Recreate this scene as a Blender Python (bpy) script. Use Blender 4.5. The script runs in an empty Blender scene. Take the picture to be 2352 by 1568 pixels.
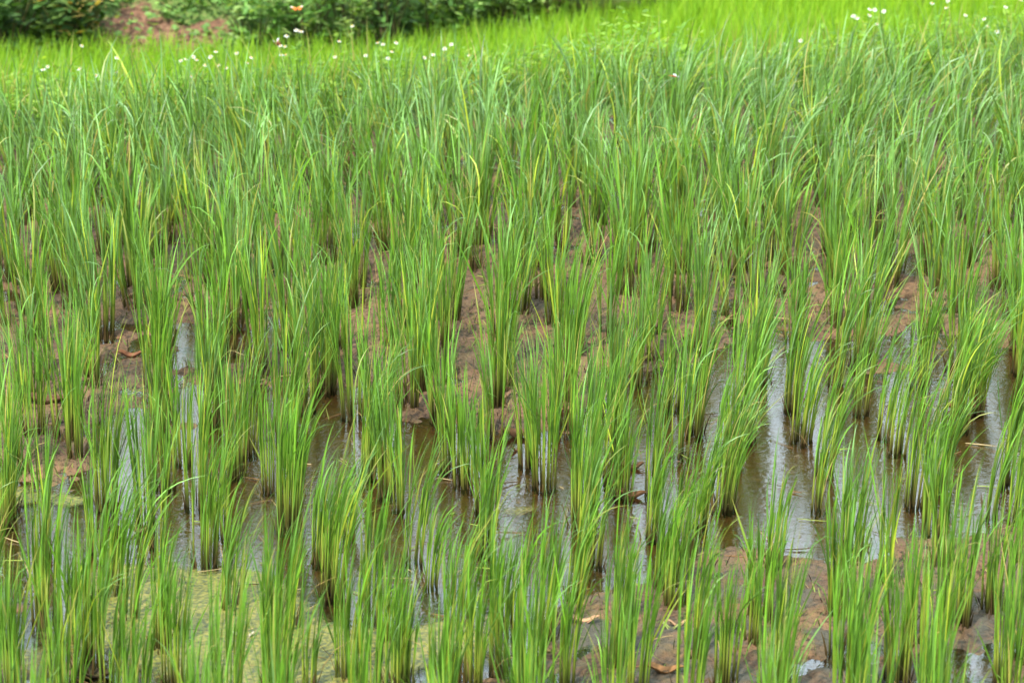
import bpy, math, random
import numpy as np

R = np.random.RandomState(11)
random.seed(5)
C = bpy.context.scene.collection
PITCH = math.radians(19.4)
CAMZ = 4.0
F = 2352 * 100 / 36.0

# ---------------------------------------------------------------- helpers
def ray(px, py):
    dx = (px - 1176) / F; dy = (py - 784) / F
    return np.array([dx, math.cos(PITCH) - dy * math.sin(PITCH), -math.sin(PITCH) - dy * math.cos(PITCH)])

def ground(px, py, z=0.0):
    d = ray(px, py); t = (z - CAMZ) / d[2]
    return d[0] * t, d[1] * t

def at_depth(px, py, y):
    d = ray(px, py); t = y / d[1]
    return d[0] * t, y, CAMZ + d[2] * t

def to_photo(x, y, z=0.0):
    """surveying grid: where a spot of ground lies in the plan of the photograph (used for the pool outlines)"""
    zz = z - CAMZ
    dep = y * math.cos(PITCH) - zz * math.sin(PITCH)
    v = y * math.sin(PITCH) + zz * math.cos(PITCH)
    return 1176 + F * x / dep, 784 - F * v / dep

def norm(a):
    return a / np.maximum(np.linalg.norm(a, axis=-1, keepdims=True), 1e-9)

def mesh_obj(name, V, Q, col=None, mat=None, parent=None, smooth=True, loc=None):
    me = bpy.data.meshes.new(name)
    V = np.asarray(V, dtype=np.float32); Q = np.asarray(Q, dtype=np.int32)
    n, k = Q.shape
    me.vertices.add(len(V)); me.vertices.foreach_set('co', V.ravel())
    me.loops.add(n * k); me.loops.foreach_set('vertex_index', Q.ravel())
    me.polygons.add(n); me.polygons.foreach_set('loop_start', np.arange(0, n * k, k, dtype=np.int32))
    me.polygons.foreach_set('loop_total', np.full(n, k, dtype=np.int32))
    me.polygons.foreach_set('use_smooth', np.full(n, smooth, dtype=bool))
    me.update(calc_edges=True)
    if col is not None:
        a = me.color_attributes.new('Col', 'FLOAT_COLOR', 'POINT')
        c = np.ones((len(V), 4), dtype=np.float32); c[:, :3] = col
        a.data.foreach_set('color', c.ravel())
    if mat: me.materials.append(mat)
    o = bpy.data.objects.new(name, me); C.objects.link(o)
    if parent is not None: o.parent = parent
    if loc is not None: o.location = loc
    return o

def thing(name, label, cat, loc=(0, 0, 0), group=None):
    o = bpy.data.objects.new(name, None); C.objects.link(o)
    o.location = loc; o.empty_display_size = 0.05
    return tag(o, label, cat, group)

def tag(o, label=None, cat=None, group=None, kind=None):
    if label: o['label'] = label
    if cat: o['category'] = cat
    if group: o['group'] = group
    if kind: o['kind'] = kind
    return o

class Bag:
    def __init__(s): s.V = []; s.Q = []; s.C = []; s.n = 0
    def add(s, V, Q, c):
        s.V.append(V); s.Q.append(Q + s.n); s.C.append(np.broadcast_to(c, (len(V), 3)).astype(np.float32)); s.n += len(V)
    def build(s, name, mat, parent=None, **k):
        return mesh_obj(name, np.concatenate(s.V), np.concatenate(s.Q), np.concatenate(s.C), mat, parent, **k)

def integrate(P0, D0, B, L, bend, droop, nseg, pw=1.7):
    N = len(P0)
    P = np.zeros((N, nseg + 1, 3)); T = np.zeros((N, nseg + 1, 3)); P[:, 0] = P0
    up = np.array([0, 0, 1.0])
    for i in range(nseg + 1):
        s = i / nseg
        d = D0 + B * (bend * s ** pw)[:, None] - up * (droop * s ** 2.6)[:, None]
        T[:, i] = norm(d)
        if i < nseg:
            sm = (i + .5) / nseg
            d = norm(D0 + B * (bend * sm ** pw)[:, None] - up * (droop * sm ** 2.6)[:, None])
            P[:, i + 1] = P[:, i] + d * (L / nseg)[:, None]
    return P, T

def ribbons(P0, D0, B, L, bend, droop, W, nseg, prof, col0, col1, fold=0.35, twist=None, cpow=1.0, pw=1.7):
    """folded grass blades: three points across, nseg along"""
    N = len(P0)
    P, T = integrate(P0, D0, B, L, bend, droop, nseg, pw)
    ref = norm(B + 1e-4)
    S = norm(np.cross(T, ref[:, None, :] * np.ones((1, nseg + 1, 1)) + np.array([0, 0, .02])))
    Nn = norm(np.cross(S, T))
    if twist is not None:
        s = np.linspace(0, 1, nseg + 1)[None, :, None]
        a = twist[:, None, None] * (0.5 + 0.5 * s)
        S2 = S * np.cos(a) + Nn * np.sin(a); Nn = -S * np.sin(a) + Nn * np.cos(a); S = S2
    w = W[:, None, None] * prof[None, :, None] * .5
    A = P - S * w + Nn * w * fold; M = P - Nn * w * fold * .4; D = P + S * w + Nn * w * fold
    V = np.stack([A, M, D], axis=2).reshape(-1, 3)
    i = np.arange(N)[:, None, None] * (nseg + 1) * 3 + np.arange(nseg)[None, :, None] * 3 + np.arange(2)[None, None, :]
    Q = np.stack([i, i + 1, i + 4, i + 3], axis=-1).reshape(-1, 4)
    s = (np.linspace(0, 1, nseg + 1) ** cpow)[None, :, None]
    col = col0[:, None, :] * (1 - s) + col1[:, None, :] * s
    col = np.repeat(col.reshape(-1, 3), 3, axis=0)
    return V, Q, col

def tubes(P0, D0, B, L, bend, R0, R1, nseg, c0, c1, sides=4, cpow=1.0, cmid=None, tm=.3):
    N = len(P0)
    P, T = integrate(P0, D0, B, L, bend, np.zeros(N), nseg)
    X = norm(np.cross(T, np.array([0.31, 0.95, 0.02]))); Y = np.cross(T, X)
    s = np.linspace(0, 1, nseg + 1)
    r = (R0[:, None] * (1 - s) + R1[:, None] * s)[:, :, None]
    ring = [P + (X * math.cos(a) + Y * math.sin(a)) * r for a in np.linspace(0, 2 * math.pi, sides, endpoint=False)]
    V = np.stack(ring, axis=2).reshape(-1, 3)
    b = np.arange(N)[:, None, None] * (nseg + 1) * sides + np.arange(nseg)[None, :, None] * sides
    k = np.arange(sides)[None, None, :]; k2 = (k + 1) % sides
    Q = np.stack([b + k, b + k2, b + k2 + sides, b + k + sides], axis=-1).reshape(-1, 4)
    t = (s ** cpow)[None, :, None]
    if cmid is None:
        col = c0[:, None, :] * (1 - t) + c1[:, None, :] * t
    else:
        a = np.clip(t / tm, 0, 1); b2 = np.clip((t - tm) / (1 - tm), 0, 1)
        col = (c0[:, None, :] * (1 - a) + cmid[:, None, :] * a) * (1 - b2) + c1[:, None, :] * b2
    return V, Q, np.repeat(col.reshape(-1, 3), sides, axis=0)

def vnoise(x, y, seed=0):
    """smooth value noise on arrays"""
    xi = np.floor(x).astype(np.int64); yi = np.floor(y).astype(np.int64)
    fx = x - xi; fy = y - yi; fx = fx * fx * (3 - 2 * fx); fy = fy * fy * (3 - 2 * fy)
    def h(a, b):
        n = (a * 374761393 + b * 668265263 + seed * 1442695041) & 0x7fffffff
        n = ((n ^ (n >> 13)) * 1274126177) & 0x7fffffff
        return ((n ^ (n >> 16)) & 0xffff) / 65535.0
    return (h(xi, yi) * (1 - fx) + h(xi + 1, yi) * fx) * (1 - fy) + (h(xi, yi + 1) * (1 - fx) + h(xi + 1, yi + 1) * fx) * fy

def fbm(x, y, seed=0, o=4):
    t = 0; a = .5; n = 0
    for k in range(o):
        t = t + a * vnoise(x * 2 ** k, y * 2 ** k, seed + k); n += a; a *= .5
    return t / n

# ---------------------------------------------------------------- materials
def newmat(name):
    m = bpy.data.materials.new(name); m.use_nodes = True
    nt = m.node_tree; nt.nodes.clear()
    out = nt.nodes.new('ShaderNodeOutputMaterial')
    return m, nt, out
def nd(nt, t, **k):
    n = nt.nodes.new(t)
    for a, b in k.items():
        if a in n.inputs.keys() if hasattr(n.inputs, 'keys') else False: n.inputs[a].default_value = b
        else: setattr(n, a, b)
    return n

def leaf_mat(name, rough=.5, trans=.4, spec=.4, tint=(1.25, 1.12, .45)):
    m, nt, out = newmat(name); L = nt.links
    at = nd(nt, 'ShaderNodeAttribute', attribute_name='Col')
    no = nd(nt, 'ShaderNodeTexNoise'); no.inputs['Scale'].default_value = 35; no.inputs['Detail'].default_value = 3
    tc = nd(nt, 'ShaderNodeTexCoord'); L.new(tc.outputs['Object'], no.inputs['Vector'])
    mr = nd(nt, 'ShaderNodeMapRange'); mr.inputs['To Min'].default_value = .78; mr.inputs['To Max'].default_value = 1.22
    L.new(no.outputs['Fac'], mr.inputs['Value'])
    mx = nd(nt, 'ShaderNodeVectorMath', operation='SCALE')
    L.new(at.outputs['Color'], mx.inputs[0]); L.new(mr.outputs[0], mx.inputs['Scale'])
    p = nd(nt, 'ShaderNodeBsdfPrincipled'); p.inputs['Roughness'].default_value = rough
    p.inputs['Specular IOR Level'].default_value = spec
    L.new(mx.outputs[0], p.inputs['Base Color'])
    if trans:
        tm = nd(nt, 'ShaderNodeVectorMath', operation='MULTIPLY'); tm.inputs[1].default_value = tint
        L.new(mx.outputs[0], tm.inputs[0])
        tr = nd(nt, 'ShaderNodeBsdfTranslucent'); L.new(tm.outputs[0], tr.inputs['Color'])
        ms = nd(nt, 'ShaderNodeMixShader'); ms.inputs[0].default_value = trans
        L.new(p.outputs[0], ms.inputs[1]); L.new(tr.outputs[0], ms.inputs[2]); L.new(ms.outputs[0], out.inputs[0])
    else:
        L.new(p.outputs[0], out.inputs[0])
    return m

def ramp(nt, stops):
    r = nd(nt, 'ShaderNodeValToRGB'); e = r.color_ramp.elements
    while len(e) < len(stops): e.new(.5)
    for k, (p, c) in enumerate(stops):
        e[k].position = p; e[k].color = (*c, 1)
    return r

M_leaf = leaf_mat('rice leaf', .40, .33, .7)
M_stem = leaf_mat('rice stem', .6, .15, .12)
M_dead = leaf_mat('wet dead sheath', .65, .0, .12)
M_young = leaf_mat('young rice leaf', .55, .5, .3)
M_bush = leaf_mat('bush leaf', .5, .45, .45)
M_petal = leaf_mat('flower petal', .6, .25, .3, (1, 1, 1))
M_plain = leaf_mat('insect body', .5, .0, .4)

def mud_material():
    m, nt, out = newmat('wet paddy mud'); L = nt.links
    geo = nd(nt, 'ShaderNodeNewGeometry'); sep = nd(nt, 'ShaderNodeSeparateXYZ'); L.new(geo.outputs['Position'], sep.inputs[0])
    n1 = nd(nt, 'ShaderNodeTexNoise'); n1.inputs['Scale'].default_value = 2.3; n1.inputs['Detail'].default_value = 6
    n2 = nd(nt, 'ShaderNodeTexNoise'); n2.inputs['Scale'].default_value = 34; n2.inputs['Detail'].default_value = 5; n2.inputs['Roughness'].default_value = .65
    n3 = nd(nt, 'ShaderNodeTexVoronoi'); n3.inputs['Scale'].default_value = 60
    for n in (n1, n2, n3): L.new(geo.outputs['Position'], n.inputs['Vector'])
    r1 = ramp(nt, [(.32, (.05, .034, .022)), (.45, (.115, .064, .034)), (.56, (.175, .098, .050)), (.72, (.23, .140, .075))])
    L.new(n1.outputs['Fac'], r1.inputs[0])
    r2 = ramp(nt, [(.33, (.10, .08, .06)), (.41, (.38, .34, .30)), (.47, (.88, .86, .84)), (.75, (1.1, 1.06, 1.0))])
    L.new(n2.outputs['Fac'], r2.inputs[0])
    mu = nd(nt, 'ShaderNodeMix', data_type='RGBA', blend_type='MULTIPLY'); mu.inputs[0].default_value = 1
    L.new(r1.outputs[0], mu.inputs[6]); L.new(r2.outputs[0], mu.inputs[7])
    at = nd(nt, 'ShaderNodeAttribute', attribute_name='Col')          # R: silty bed, G: green film, B: grey silt
    sc = nd(nt, 'ShaderNodeSeparateColor'); L.new(at.outputs['Color'], sc.inputs[0])
    a = nd(nt, 'ShaderNodeMix', data_type='RGBA'); a.inputs[7].default_value = (.40, .19, .065, 1)
    L.new(sc.outputs[0], a.inputs[0]); L.new(mu.outputs[2], a.inputs[6])
    b = nd(nt, 'ShaderNodeMix', data_type='RGBA'); b.inputs[7].default_value = (.13, .15, .03, 1)
    n4 = nd(nt, 'ShaderNodeTexNoise'); n4.inputs['Scale'].default_value = 14; n4.inputs['Detail'].default_value = 6; L.new(geo.outputs['Position'], n4.inputs['Vector'])
    r4 = ramp(nt, [(.45, (0, 0, 0)), (.62, (1, 1, 1))]); L.new(n4.outputs['Fac'], r4.inputs[0])
    mm = nd(nt, 'ShaderNodeMath', operation='MULTIPLY'); L.new(sc.outputs[1], mm.inputs[0]); L.new(r4.outputs[0], mm.inputs[1])
    L.new(mm.outputs[0], b.inputs[0]); L.new(a.outputs[2], b.inputs[6])
    c = nd(nt, 'ShaderNodeMix', data_type='RGBA'); c.inputs[7].default_value = (.075, .068, .05, 1)
    m5 = nd(nt, 'ShaderNodeMath', operation='MULTIPLY'); 
    n5 = nd(nt, 'ShaderNodeTexNoise'); n5.inputs['Scale'].default_value = 6; n5.inputs['Detail'].default_value = 6; L.new(geo.outputs['Position'], n5.inputs['Vector'])
    r5 = ramp(nt, [(.42, (0, 0, 0)), (.58, (1, 1, 1))]); L.new(n5.outputs['Fac'], r5.inputs[0])
    L.new(sc.outputs[2], m5.inputs[0]); L.new(r5.outputs[0], m5.inputs[1])
    L.new(m5.outputs[0], c.inputs[0]); L.new(b.outputs[2], c.inputs[6])
    p = nd(nt, 'ShaderNodeBsdfPrincipled'); L.new(c.outputs[2], p.inputs['Base Color'])
    rr = nd(nt, 'ShaderNodeMapRange'); rr.inputs['From Min'].default_value = .35; rr.inputs['From Max'].default_value = .65; p.inputs['Specular IOR Level'].default_value = .25; rr.inputs['To Min'].default_value = .38; rr.inputs['To Max'].default_value = .85
    L.new(n1.outputs['Fac'], rr.inputs['Value']); L.new(rr.outputs[0], p.inputs['Roughness'])
    bp = nd(nt, 'ShaderNodeBump'); bp.inputs['Strength'].default_value = 1; bp.inputs['Distance'].default_value = .03
    L.new(n2.outputs['Fac'], bp.inputs['Height'])
    b2 = nd(nt, 'ShaderNodeBump'); b2.inputs['Strength'].default_value = .5; b2.inputs['Distance'].default_value = .008
    L.new(n3.outputs['Distance'], b2.inputs['Height']); L.new(bp.outputs[0], b2.inputs['Normal']); L.new(b2.outputs[0], p.inputs['Normal'])
    L.new(p.outputs[0], out.inputs[0])
    return m

def water_material():
    m, nt, out = newmat('shallow rippled water'); L = nt.links
    geo = nd(nt, 'ShaderNodeNewGeometry')
    mp = nd(nt, 'ShaderNodeMapping'); mp.inputs['Scale'].default_value = (.9, 1.3, 1); L.new(geo.outputs['Position'], mp.inputs[0])
    n1 = nd(nt, 'ShaderNodeTexNoise'); n1.inputs['Scale'].default_value = 34; n1.inputs['Detail'].default_value = 3
    n2 = nd(nt, 'ShaderNodeTexNoise'); n2.inputs['Scale'].default_value = 90; n2.inputs['Detail'].default_value = 2
    for n in (n1, n2): L.new(mp.outputs[0], n.inputs['Vector'])
    b1 = nd(nt, 'ShaderNodeBump'); b1.inputs['Strength'].default_value = .35; b1.inputs['Distance'].default_value = .0065; L.new(n1.outputs['Fac'], b1.inputs['Height'])
    b2 = nd(nt, 'ShaderNodeBump'); b2.inputs['Strength'].default_value = .25; b2.inputs['Distance'].default_value = .0015; L.new(n2.outputs['Fac'], b2.inputs['Height']); L.new(b1.outputs[0], b2.inputs['Normal'])
    fr = nd(nt, 'ShaderNodeFresnel'); fr.inputs['IOR'].default_value = 2.15; L.new(b2.outputs[0], fr.inputs['Normal'])
    g = nd(nt, 'ShaderNodeBsdfGlossy'); g.inputs['Roughness'].default_value = .01; g.inputs['Color'].default_value = (1, 1, 1, 1); L.new(b2.outputs[0], g.inputs['Normal'])
    t = nd(nt, 'ShaderNodeBsdfTransparent'); t.inputs['Color'].default_value = (.90, .80, .64, 1)
    ms = nd(nt, 'ShaderNodeMixShader'); L.new(fr.outputs[0], ms.inputs[0]); L.new(t.outputs[0], ms.inputs[1]); L.new(g.outputs[0], ms.inputs[2])
    L.new(ms.outputs[0], out.inputs[0])
    return m

def algae_material():
    m, nt, out = newmat('floating yellow green algae'); L = nt.links
    geo = nd(nt, 'ShaderNodeNewGeometry')
    at = nd(nt, 'ShaderNodeAttribute', attribute_name='Col'); sc = nd(nt, 'ShaderNodeSeparateColor'); L.new(at.outputs['Color'], sc.inputs[0])
    n1 = nd(nt, 'ShaderNodeTexNoise'); n1.inputs['Scale'].default_value = 7; n1.inputs['Detail'].default_value = 10; n1.inputs['Roughness'].default_value = .8
    n2 = nd(nt, 'ShaderNodeTexNoise'); n2.inputs['Scale'].default_value = 70; n2.inputs['Detail'].default_value = 5
    for n in (n1, n2): L.new(geo.outputs['Position'], n.inputs['Vector'])
    r = ramp(nt, [(.33, (.04, .05, .02)), (.44, (.085, .09, .02)), (.55, (.14, .135, .022)), (.68, (.20, .16, .04))]); L.new(n2.outputs['Fac'], r.inputs[0])
    ad = nd(nt, 'ShaderNodeMath', operation='ADD'); L.new(n1.outputs['Fac'], ad.inputs[0]); L.new(sc.outputs[0], ad.inputs[1])
    mr = nd(nt, 'ShaderNodeMapRange'); mr.inputs['From Min'].default_value = 1.05; mr.inputs['From Max'].default_value = 1.38
    L.new(ad.outputs[0], mr.inputs['Value'])
    p = nd(nt, 'ShaderNodeBsdfPrincipled'); p.inputs['Roughness'].default_value = .5; L.new(r.outputs[0], p.inputs['Base Color'])
    bp = nd(nt, 'ShaderNodeBump'); bp.inputs['Strength'].default_value = .8; bp.inputs['Distance'].default_value = .006; L.new(n2.outputs['Fac'], bp.inputs['Height']); L.new(bp.outputs[0], p.inputs['Normal'])
    t = nd(nt, 'ShaderNodeBsdfTransparent')
    ms = nd(nt, 'ShaderNodeMixShader'); L.new(mr.outputs[0], ms.inputs[0]); L.new(t.outputs[0], ms.inputs[1]); L.new(p.outputs[0], ms.inputs[2]); L.new(ms.outputs[0], out.inputs[0])
    return m

def soil_material(name, c1, c2, c3, scale=3.0, rough=.9):
    m, nt, out = newmat(name); L = nt.links
    geo = nd(nt, 'ShaderNodeNewGeometry')
    n1 = nd(nt, 'ShaderNodeTexNoise'); n1.inputs['Scale'].default_value = scale; n1.inputs['Detail'].default_value = 8; n1.inputs['Roughness'].default_value = .62
    n2 = nd(nt, 'ShaderNodeTexNoise'); n2.inputs['Scale'].default_value = scale * 9; n2.inputs['Detail'].default_value = 5
    for n in (n1, n2): L.new(geo.outputs['Position'], n.inputs['Vector'])
    r = ramp(nt, [(.33, c1), (.5, c2), (.68, c3)]); L.new(n1.outputs['Fac'], r.inputs[0])
    p = nd(nt, 'ShaderNodeBsdfPrincipled'); p.inputs['Roughness'].default_value = rough; L.new(r.outputs[0], p.inputs['Base Color'])
    bp = nd(nt, 'ShaderNodeBump'); bp.inputs['Strength'].default_value = .8; bp.inputs['Distance'].default_value = .03; L.new(n2.outputs['Fac'], bp.inputs['Height']); L.new(bp.outputs[0], p.inputs['Normal'])
    L.new(p.outputs[0], out.inputs[0])
    return m

M_mud = mud_material(); M_water = water_material(); M_algae = algae_material()
M_soil = soil_material('dark field soil', (.05, .04, .02), (.09, .07, .035), (.12, .1, .05))
def hill_material():
    m, nt, out = newmat('hillside soil and turf'); L = nt.links
    geo = nd(nt, 'ShaderNodeNewGeometry')
    at = nd(nt, 'ShaderNodeAttribute', attribute_name='Col'); sc = nd(nt, 'ShaderNodeSeparateColor'); L.new(at.outputs['Color'], sc.inputs[0])
    n1 = nd(nt, 'ShaderNodeTexNoise'); n1.inputs['Scale'].default_value = 7; n1.inputs['Detail'].default_value = 8; n1.inputs['Roughness'].default_value = .65
    n2 = nd(nt, 'ShaderNodeTexNoise'); n2.inputs['Scale'].default_value = 30; n2.inputs['Detail'].default_value = 6
    for n in (n1, n2): L.new(geo.outputs['Position'], n.inputs['Vector'])
    r1 = ramp(nt, [(.3, (.08, .04, .022)), (.5, (.15, .07, .038)), (.7, (.22, .12, .07))]); L.new(n2.outputs['Fac'], r1.inputs[0])
    r2 = ramp(nt, [(.3, (.05, .09, .02)), (.5, (.10, .17, .03)), (.7, (.17, .18, .06))]); L.new(n2.outputs['Fac'], r2.inputs[0])
    ad = nd(nt, 'ShaderNodeMath', operation='ADD'); L.new(n1.outputs['Fac'], ad.inputs[0]); L.new(sc.outputs[0], ad.inputs[1])
    mr = nd(nt, 'ShaderNodeMapRange'); mr.inputs['From Min'].default_value = .88; mr.inputs['From Max'].default_value = .98; L.new(ad.outputs[0], mr.inputs['Value'])
    mx = nd(nt, 'ShaderNodeMix', data_type='RGBA'); L.new(mr.outputs[0], mx.inputs[0]); L.new(r2.outputs[0], mx.inputs[6]); L.new(r1.outputs[0], mx.inputs[7])
    p = nd(nt, 'ShaderNodeBsdfPrincipled'); p.inputs['Roughness'].default_value = .95; L.new(mx.outputs[2], p.inputs['Base Color'])
    bp = nd(nt, 'ShaderNodeBump'); bp.inputs['Distance'].default_value = .05; L.new(n2.outputs['Fac'], bp.inputs['Height']); L.new(bp.outputs[0], p.inputs['Normal'])
    L.new(p.outputs[0], out.inputs[0])
    return m
M_hill = hill_material()
M_turf = soil_material('grassy ground', (.04, .07, .015), (.07, .12, .03), (.12, .12, .05), 1.2)

# ---------------------------------------------------------------- terrain
def y_edge(x): return 14.75 + .24 * x                              # far edge of this paddy
def y_back(x):
    x = np.asarray(x, dtype=float)
    return 19.1 + .75 * np.clip(x + .9, 0, 2.0) + 1.5 * np.clip(x - 1.1, 0, 6) + .1 * np.clip(x - 7.1, 0, 99)

POOLS = [  # px, py, half width, half height, strength  (positive: water stands, negative: mud rises)
    (420, 1060, 260, 170, 1), (760, 900, 260, 60, .8), (620, 1180, 420, 190, 1), (950, 1180, 300, 220, 1), (1330, 1130, 260, 160, 1),
    (1850, 1060, 460, 210, 1.1), (2080, 1150, 330, 160, 1), (1560, 1000, 280, 120, .9), (1650, 1200, 220, 90, .9), (500, 760, 300, 60, .55),
    (60, 690, 130, 40, .6), (2250, 840, 330, 60, .7), (1850, 830, 260, 50, .7), (90, 1270, 240, 110, .8), (1130, 1350, 230, 60, .8), (1450, 1330, 180, 50, .6),
    (2040, 1540, 300, 60, .7), (2250, 1380, 150, 60, .6), (150, 1420, 300, 170, .95), (700, 1480, 500, 130, 1.0), (260, 880, 160, 50, .5), (950, 1440, 160, 40, .4),
    (310, 1100, 90, 60, .4), (2320, 1000, 140, 100, .7),
    (140, 1010, 140, 80, -1.3), (1120, 930, 150, 45, -1.2), (1190, 800, 500, 90, -.9), (320, 940, 90, 40, -.8), (2200, 1290, 200, 55, -1.4), (1850, 1400, 420, 75, -1.2),
    (1260, 1240, 90, 30, -.5), (1480, 1070, 60, 25, -.9), (1500, 1480, 300, 90, -.9), (560, 690, 200, 40, -.5),
]
ALGAE = [(520, 1470, 470, 130, 1), (1050, 1470, 260, 90, .75), (330, 1390, 300, 60, .55), (120, 1170, 180, 45, .55), (640, 1370, 160, 50, .5), (200, 1560, 300, 80, .9), (1180, 1205, 130, 30, .45), (1370, 1030, 90, 28, .35), (1250, 1560, 240, 60, .45), (1700, 1430, 160, 45, .35)]

def blobs(px, py, L):
    t = np.zeros_like(px)
    for (a, b, w, h, s) in L:
        t = t + s * np.exp(-(((px - a) / w) ** 2 + ((py - b) / h) ** 2) * 1.1)
    return t

def warp(x, y):
    px, py = to_photo(x, y)
    return px + (fbm(x * 1.9 + 9, y * 1.9, 201, 4) - .5) * 420, py + (fbm(x * 1.9, y * 1.9 + 4, 202, 4) - .5) * 240

def wet(x, y):
    px, py = warp(x, y)
    return blobs(px, py, POOLS) + (fbm(x * 3.4, y * 3.4, 3, 5) - .5) * 1.7 + (fbm(x * 8, y * 8, 6, 3) - .5) * 1.3

def mud_z(x, y):
    w = wet(x, y)
    m = 1 / (1 + np.exp(-(w - .36) * 5))
    return .020 - .044 * m + (fbm(x * 9, y * 9, 21, 4) - .5) * .032 + (fbm(x * 38, y * 38, 31, 2) - .5) * .022

def grid(x0, x1, y0, y1, nx, ny):
    X, Y = np.meshgrid(np.linspace(x0, x1, nx), np.linspace(y0, y1, ny))
    i = (np.arange(ny - 1)[:, None] * nx + np.arange(nx - 1)[None, :]).ravel()
    return X.ravel(), Y.ravel(), np.stack([i, i + 1, i + nx + 1, i + nx], axis=1)

# paddy floor: skewed grid that ends at the bund
gx, gy, gq = grid(-4.6, 4.6, 0, 1, 560, 640)
gY = 5.2 + (y_edge(gx) + .25 - 5.2) * gy
mz = mud_z(gx, gY)
w = wet(gx, gY); px, py = to_photo(gx, gY)
bed = np.clip((-mz - .0) / .012, 0, 1)
wpx, wpy = warp(gx, gY); alg = np.clip(blobs(wpx, wpy, ALGAE), 0, 1.0); alg = np.clip(np.where(alg > .04, alg * 1.0 + (fbm(gx * 2.2, gY * 2.2, 88, 5) - .5) * 1.7 * np.clip(alg * 2.2 - .1, 0, 1), 0), 0, .9)
film = np.clip(alg * .8 + .35 * (fbm(gx * 1.7, gY * 1.7, 77, 3) - .35), 0, 1)
grey = np.clip((py - 1250) / 200, 0, 1) * .85 + .25
floor = mesh_obj('paddy_mud', np.stack([gx, gY, mz], 1), gq, np.stack([bed * .85, film, grey], 1), M_mud)
tag(floor, kind='structure')

wx, wy, wq = grid(-4.6, 4.6, 0, 1, 60, 60)
water = mesh_obj('paddy_water', np.stack([wx, 5.2 + (y_edge(wx) + .2 - 5.2) * wy, wx * 0], 1), wq, None, M_water)
tag(water, kind='structure')

keep = alg > .03
ak = keep[gq].all(axis=1)
used = np.unique(gq[ak]); rem = -np.ones(len(gx), int); rem[used] = np.arange(len(used))
az = .003 + (fbm(gx * 20, gY * 20, 55, 3) - .3) * .008
al = mesh_obj('algae_mat', np.stack([gx[used], gY[used], np.maximum(az[used], mz[used] + .002)], 1), rem[gq[ak]], np.stack([alg[used]] * 3, 1), M_algae)
tag(al, 'yellow green algae scum floating in patches on the shallow water', 'algae', kind='stuff')

# bund between the two terraces, lower field soil, hillside, the land beyond
bx, by, bq = grid(-9, 12, 0, 1, 240, 40)
yy = y_edge(bx) + .12 + by * 1.5
prof = np.interp(by, [0, .10, .2, .42, .62, 1], [-.03, .05, .10, .09, -.45, -.95])
bund = mesh_obj('earth_bund', np.stack([bx, yy, prof + (fbm(bx * 4, yy * 4, 8) - .5) * .06], 1), bq, None, M_turf)
tag(bund, kind='structure')
lx, ly, lq = grid(-12, 16, 0, 1, 120, 60)
LY = y_edge(lx) + 1.2 + (y_back(lx) + .6 - y_edge(lx) - 1.2) * ly
low = mesh_obj('lower_field', np.stack([lx, LY, -.8 + (fbm(lx * 3, LY * 3, 9) - .5) * .05], 1), lq, None, M_soil)
tag(low, kind='structure')

def hill_z(x, y):
    d = y - y_back(x)
    return -.84 + .62 * np.clip(d, 0, 2.2) + .16 * np.clip(d - 2.2, 0, 30) + (fbm(x * 1.1, y * 1.1, 12) - .5) * .35 * np.clip(d, 0, 1) + (fbm(x * 6, y * 6, 14) - .5) * .10
hx, hy, hq = grid(-30, 34, 0, 1, 320, 120)
HY = y_back(hx) + .02 + 34 * hy ** 1.8
hp = to_photo(hx, HY, hill_z(hx, HY))
hill = mesh_obj('hillside', np.stack([hx, HY, hill_z(hx, HY)], 1), hq, np.zeros((len(hx), 3)), M_hill)
soilmask = np.exp(-(((hx + 2.55) / .60) ** 2 + ((HY - 19.35) / .42) ** 2)) + (fbm(hx * 3, HY * 3, 40) - .5) * .9
hc = np.ones((len(hx), 4), dtype=np.float32); hc[:, 0] = np.clip(soilmask, 0, 1); hill.data.color_attributes['Col'].data.foreach_set('color', hc.ravel())
tag(hill, kind='structure')
ex, ey, eq = grid(-400, 400, -200, 700, 40, 40)
earth = mesh_obj('ground', np.stack([ex, ey, np.where(ey > 45, -1.3, -1.3) + ex * 0], 1), eq, None, M_turf)
tag(earth, kind='structure')

# ---------------------------------------------------------------- rice clumps
PROF = np.array([.55, .8, .95, 1.0, .96, .84, .62, .34, .04])
BLUE = np.array([.15, .285, .105]); MID = np.array([.108, .243, .020]); LIME = np.array([.27, .35, .035]); DARK = np.array([.065, .15, .016])

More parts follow.
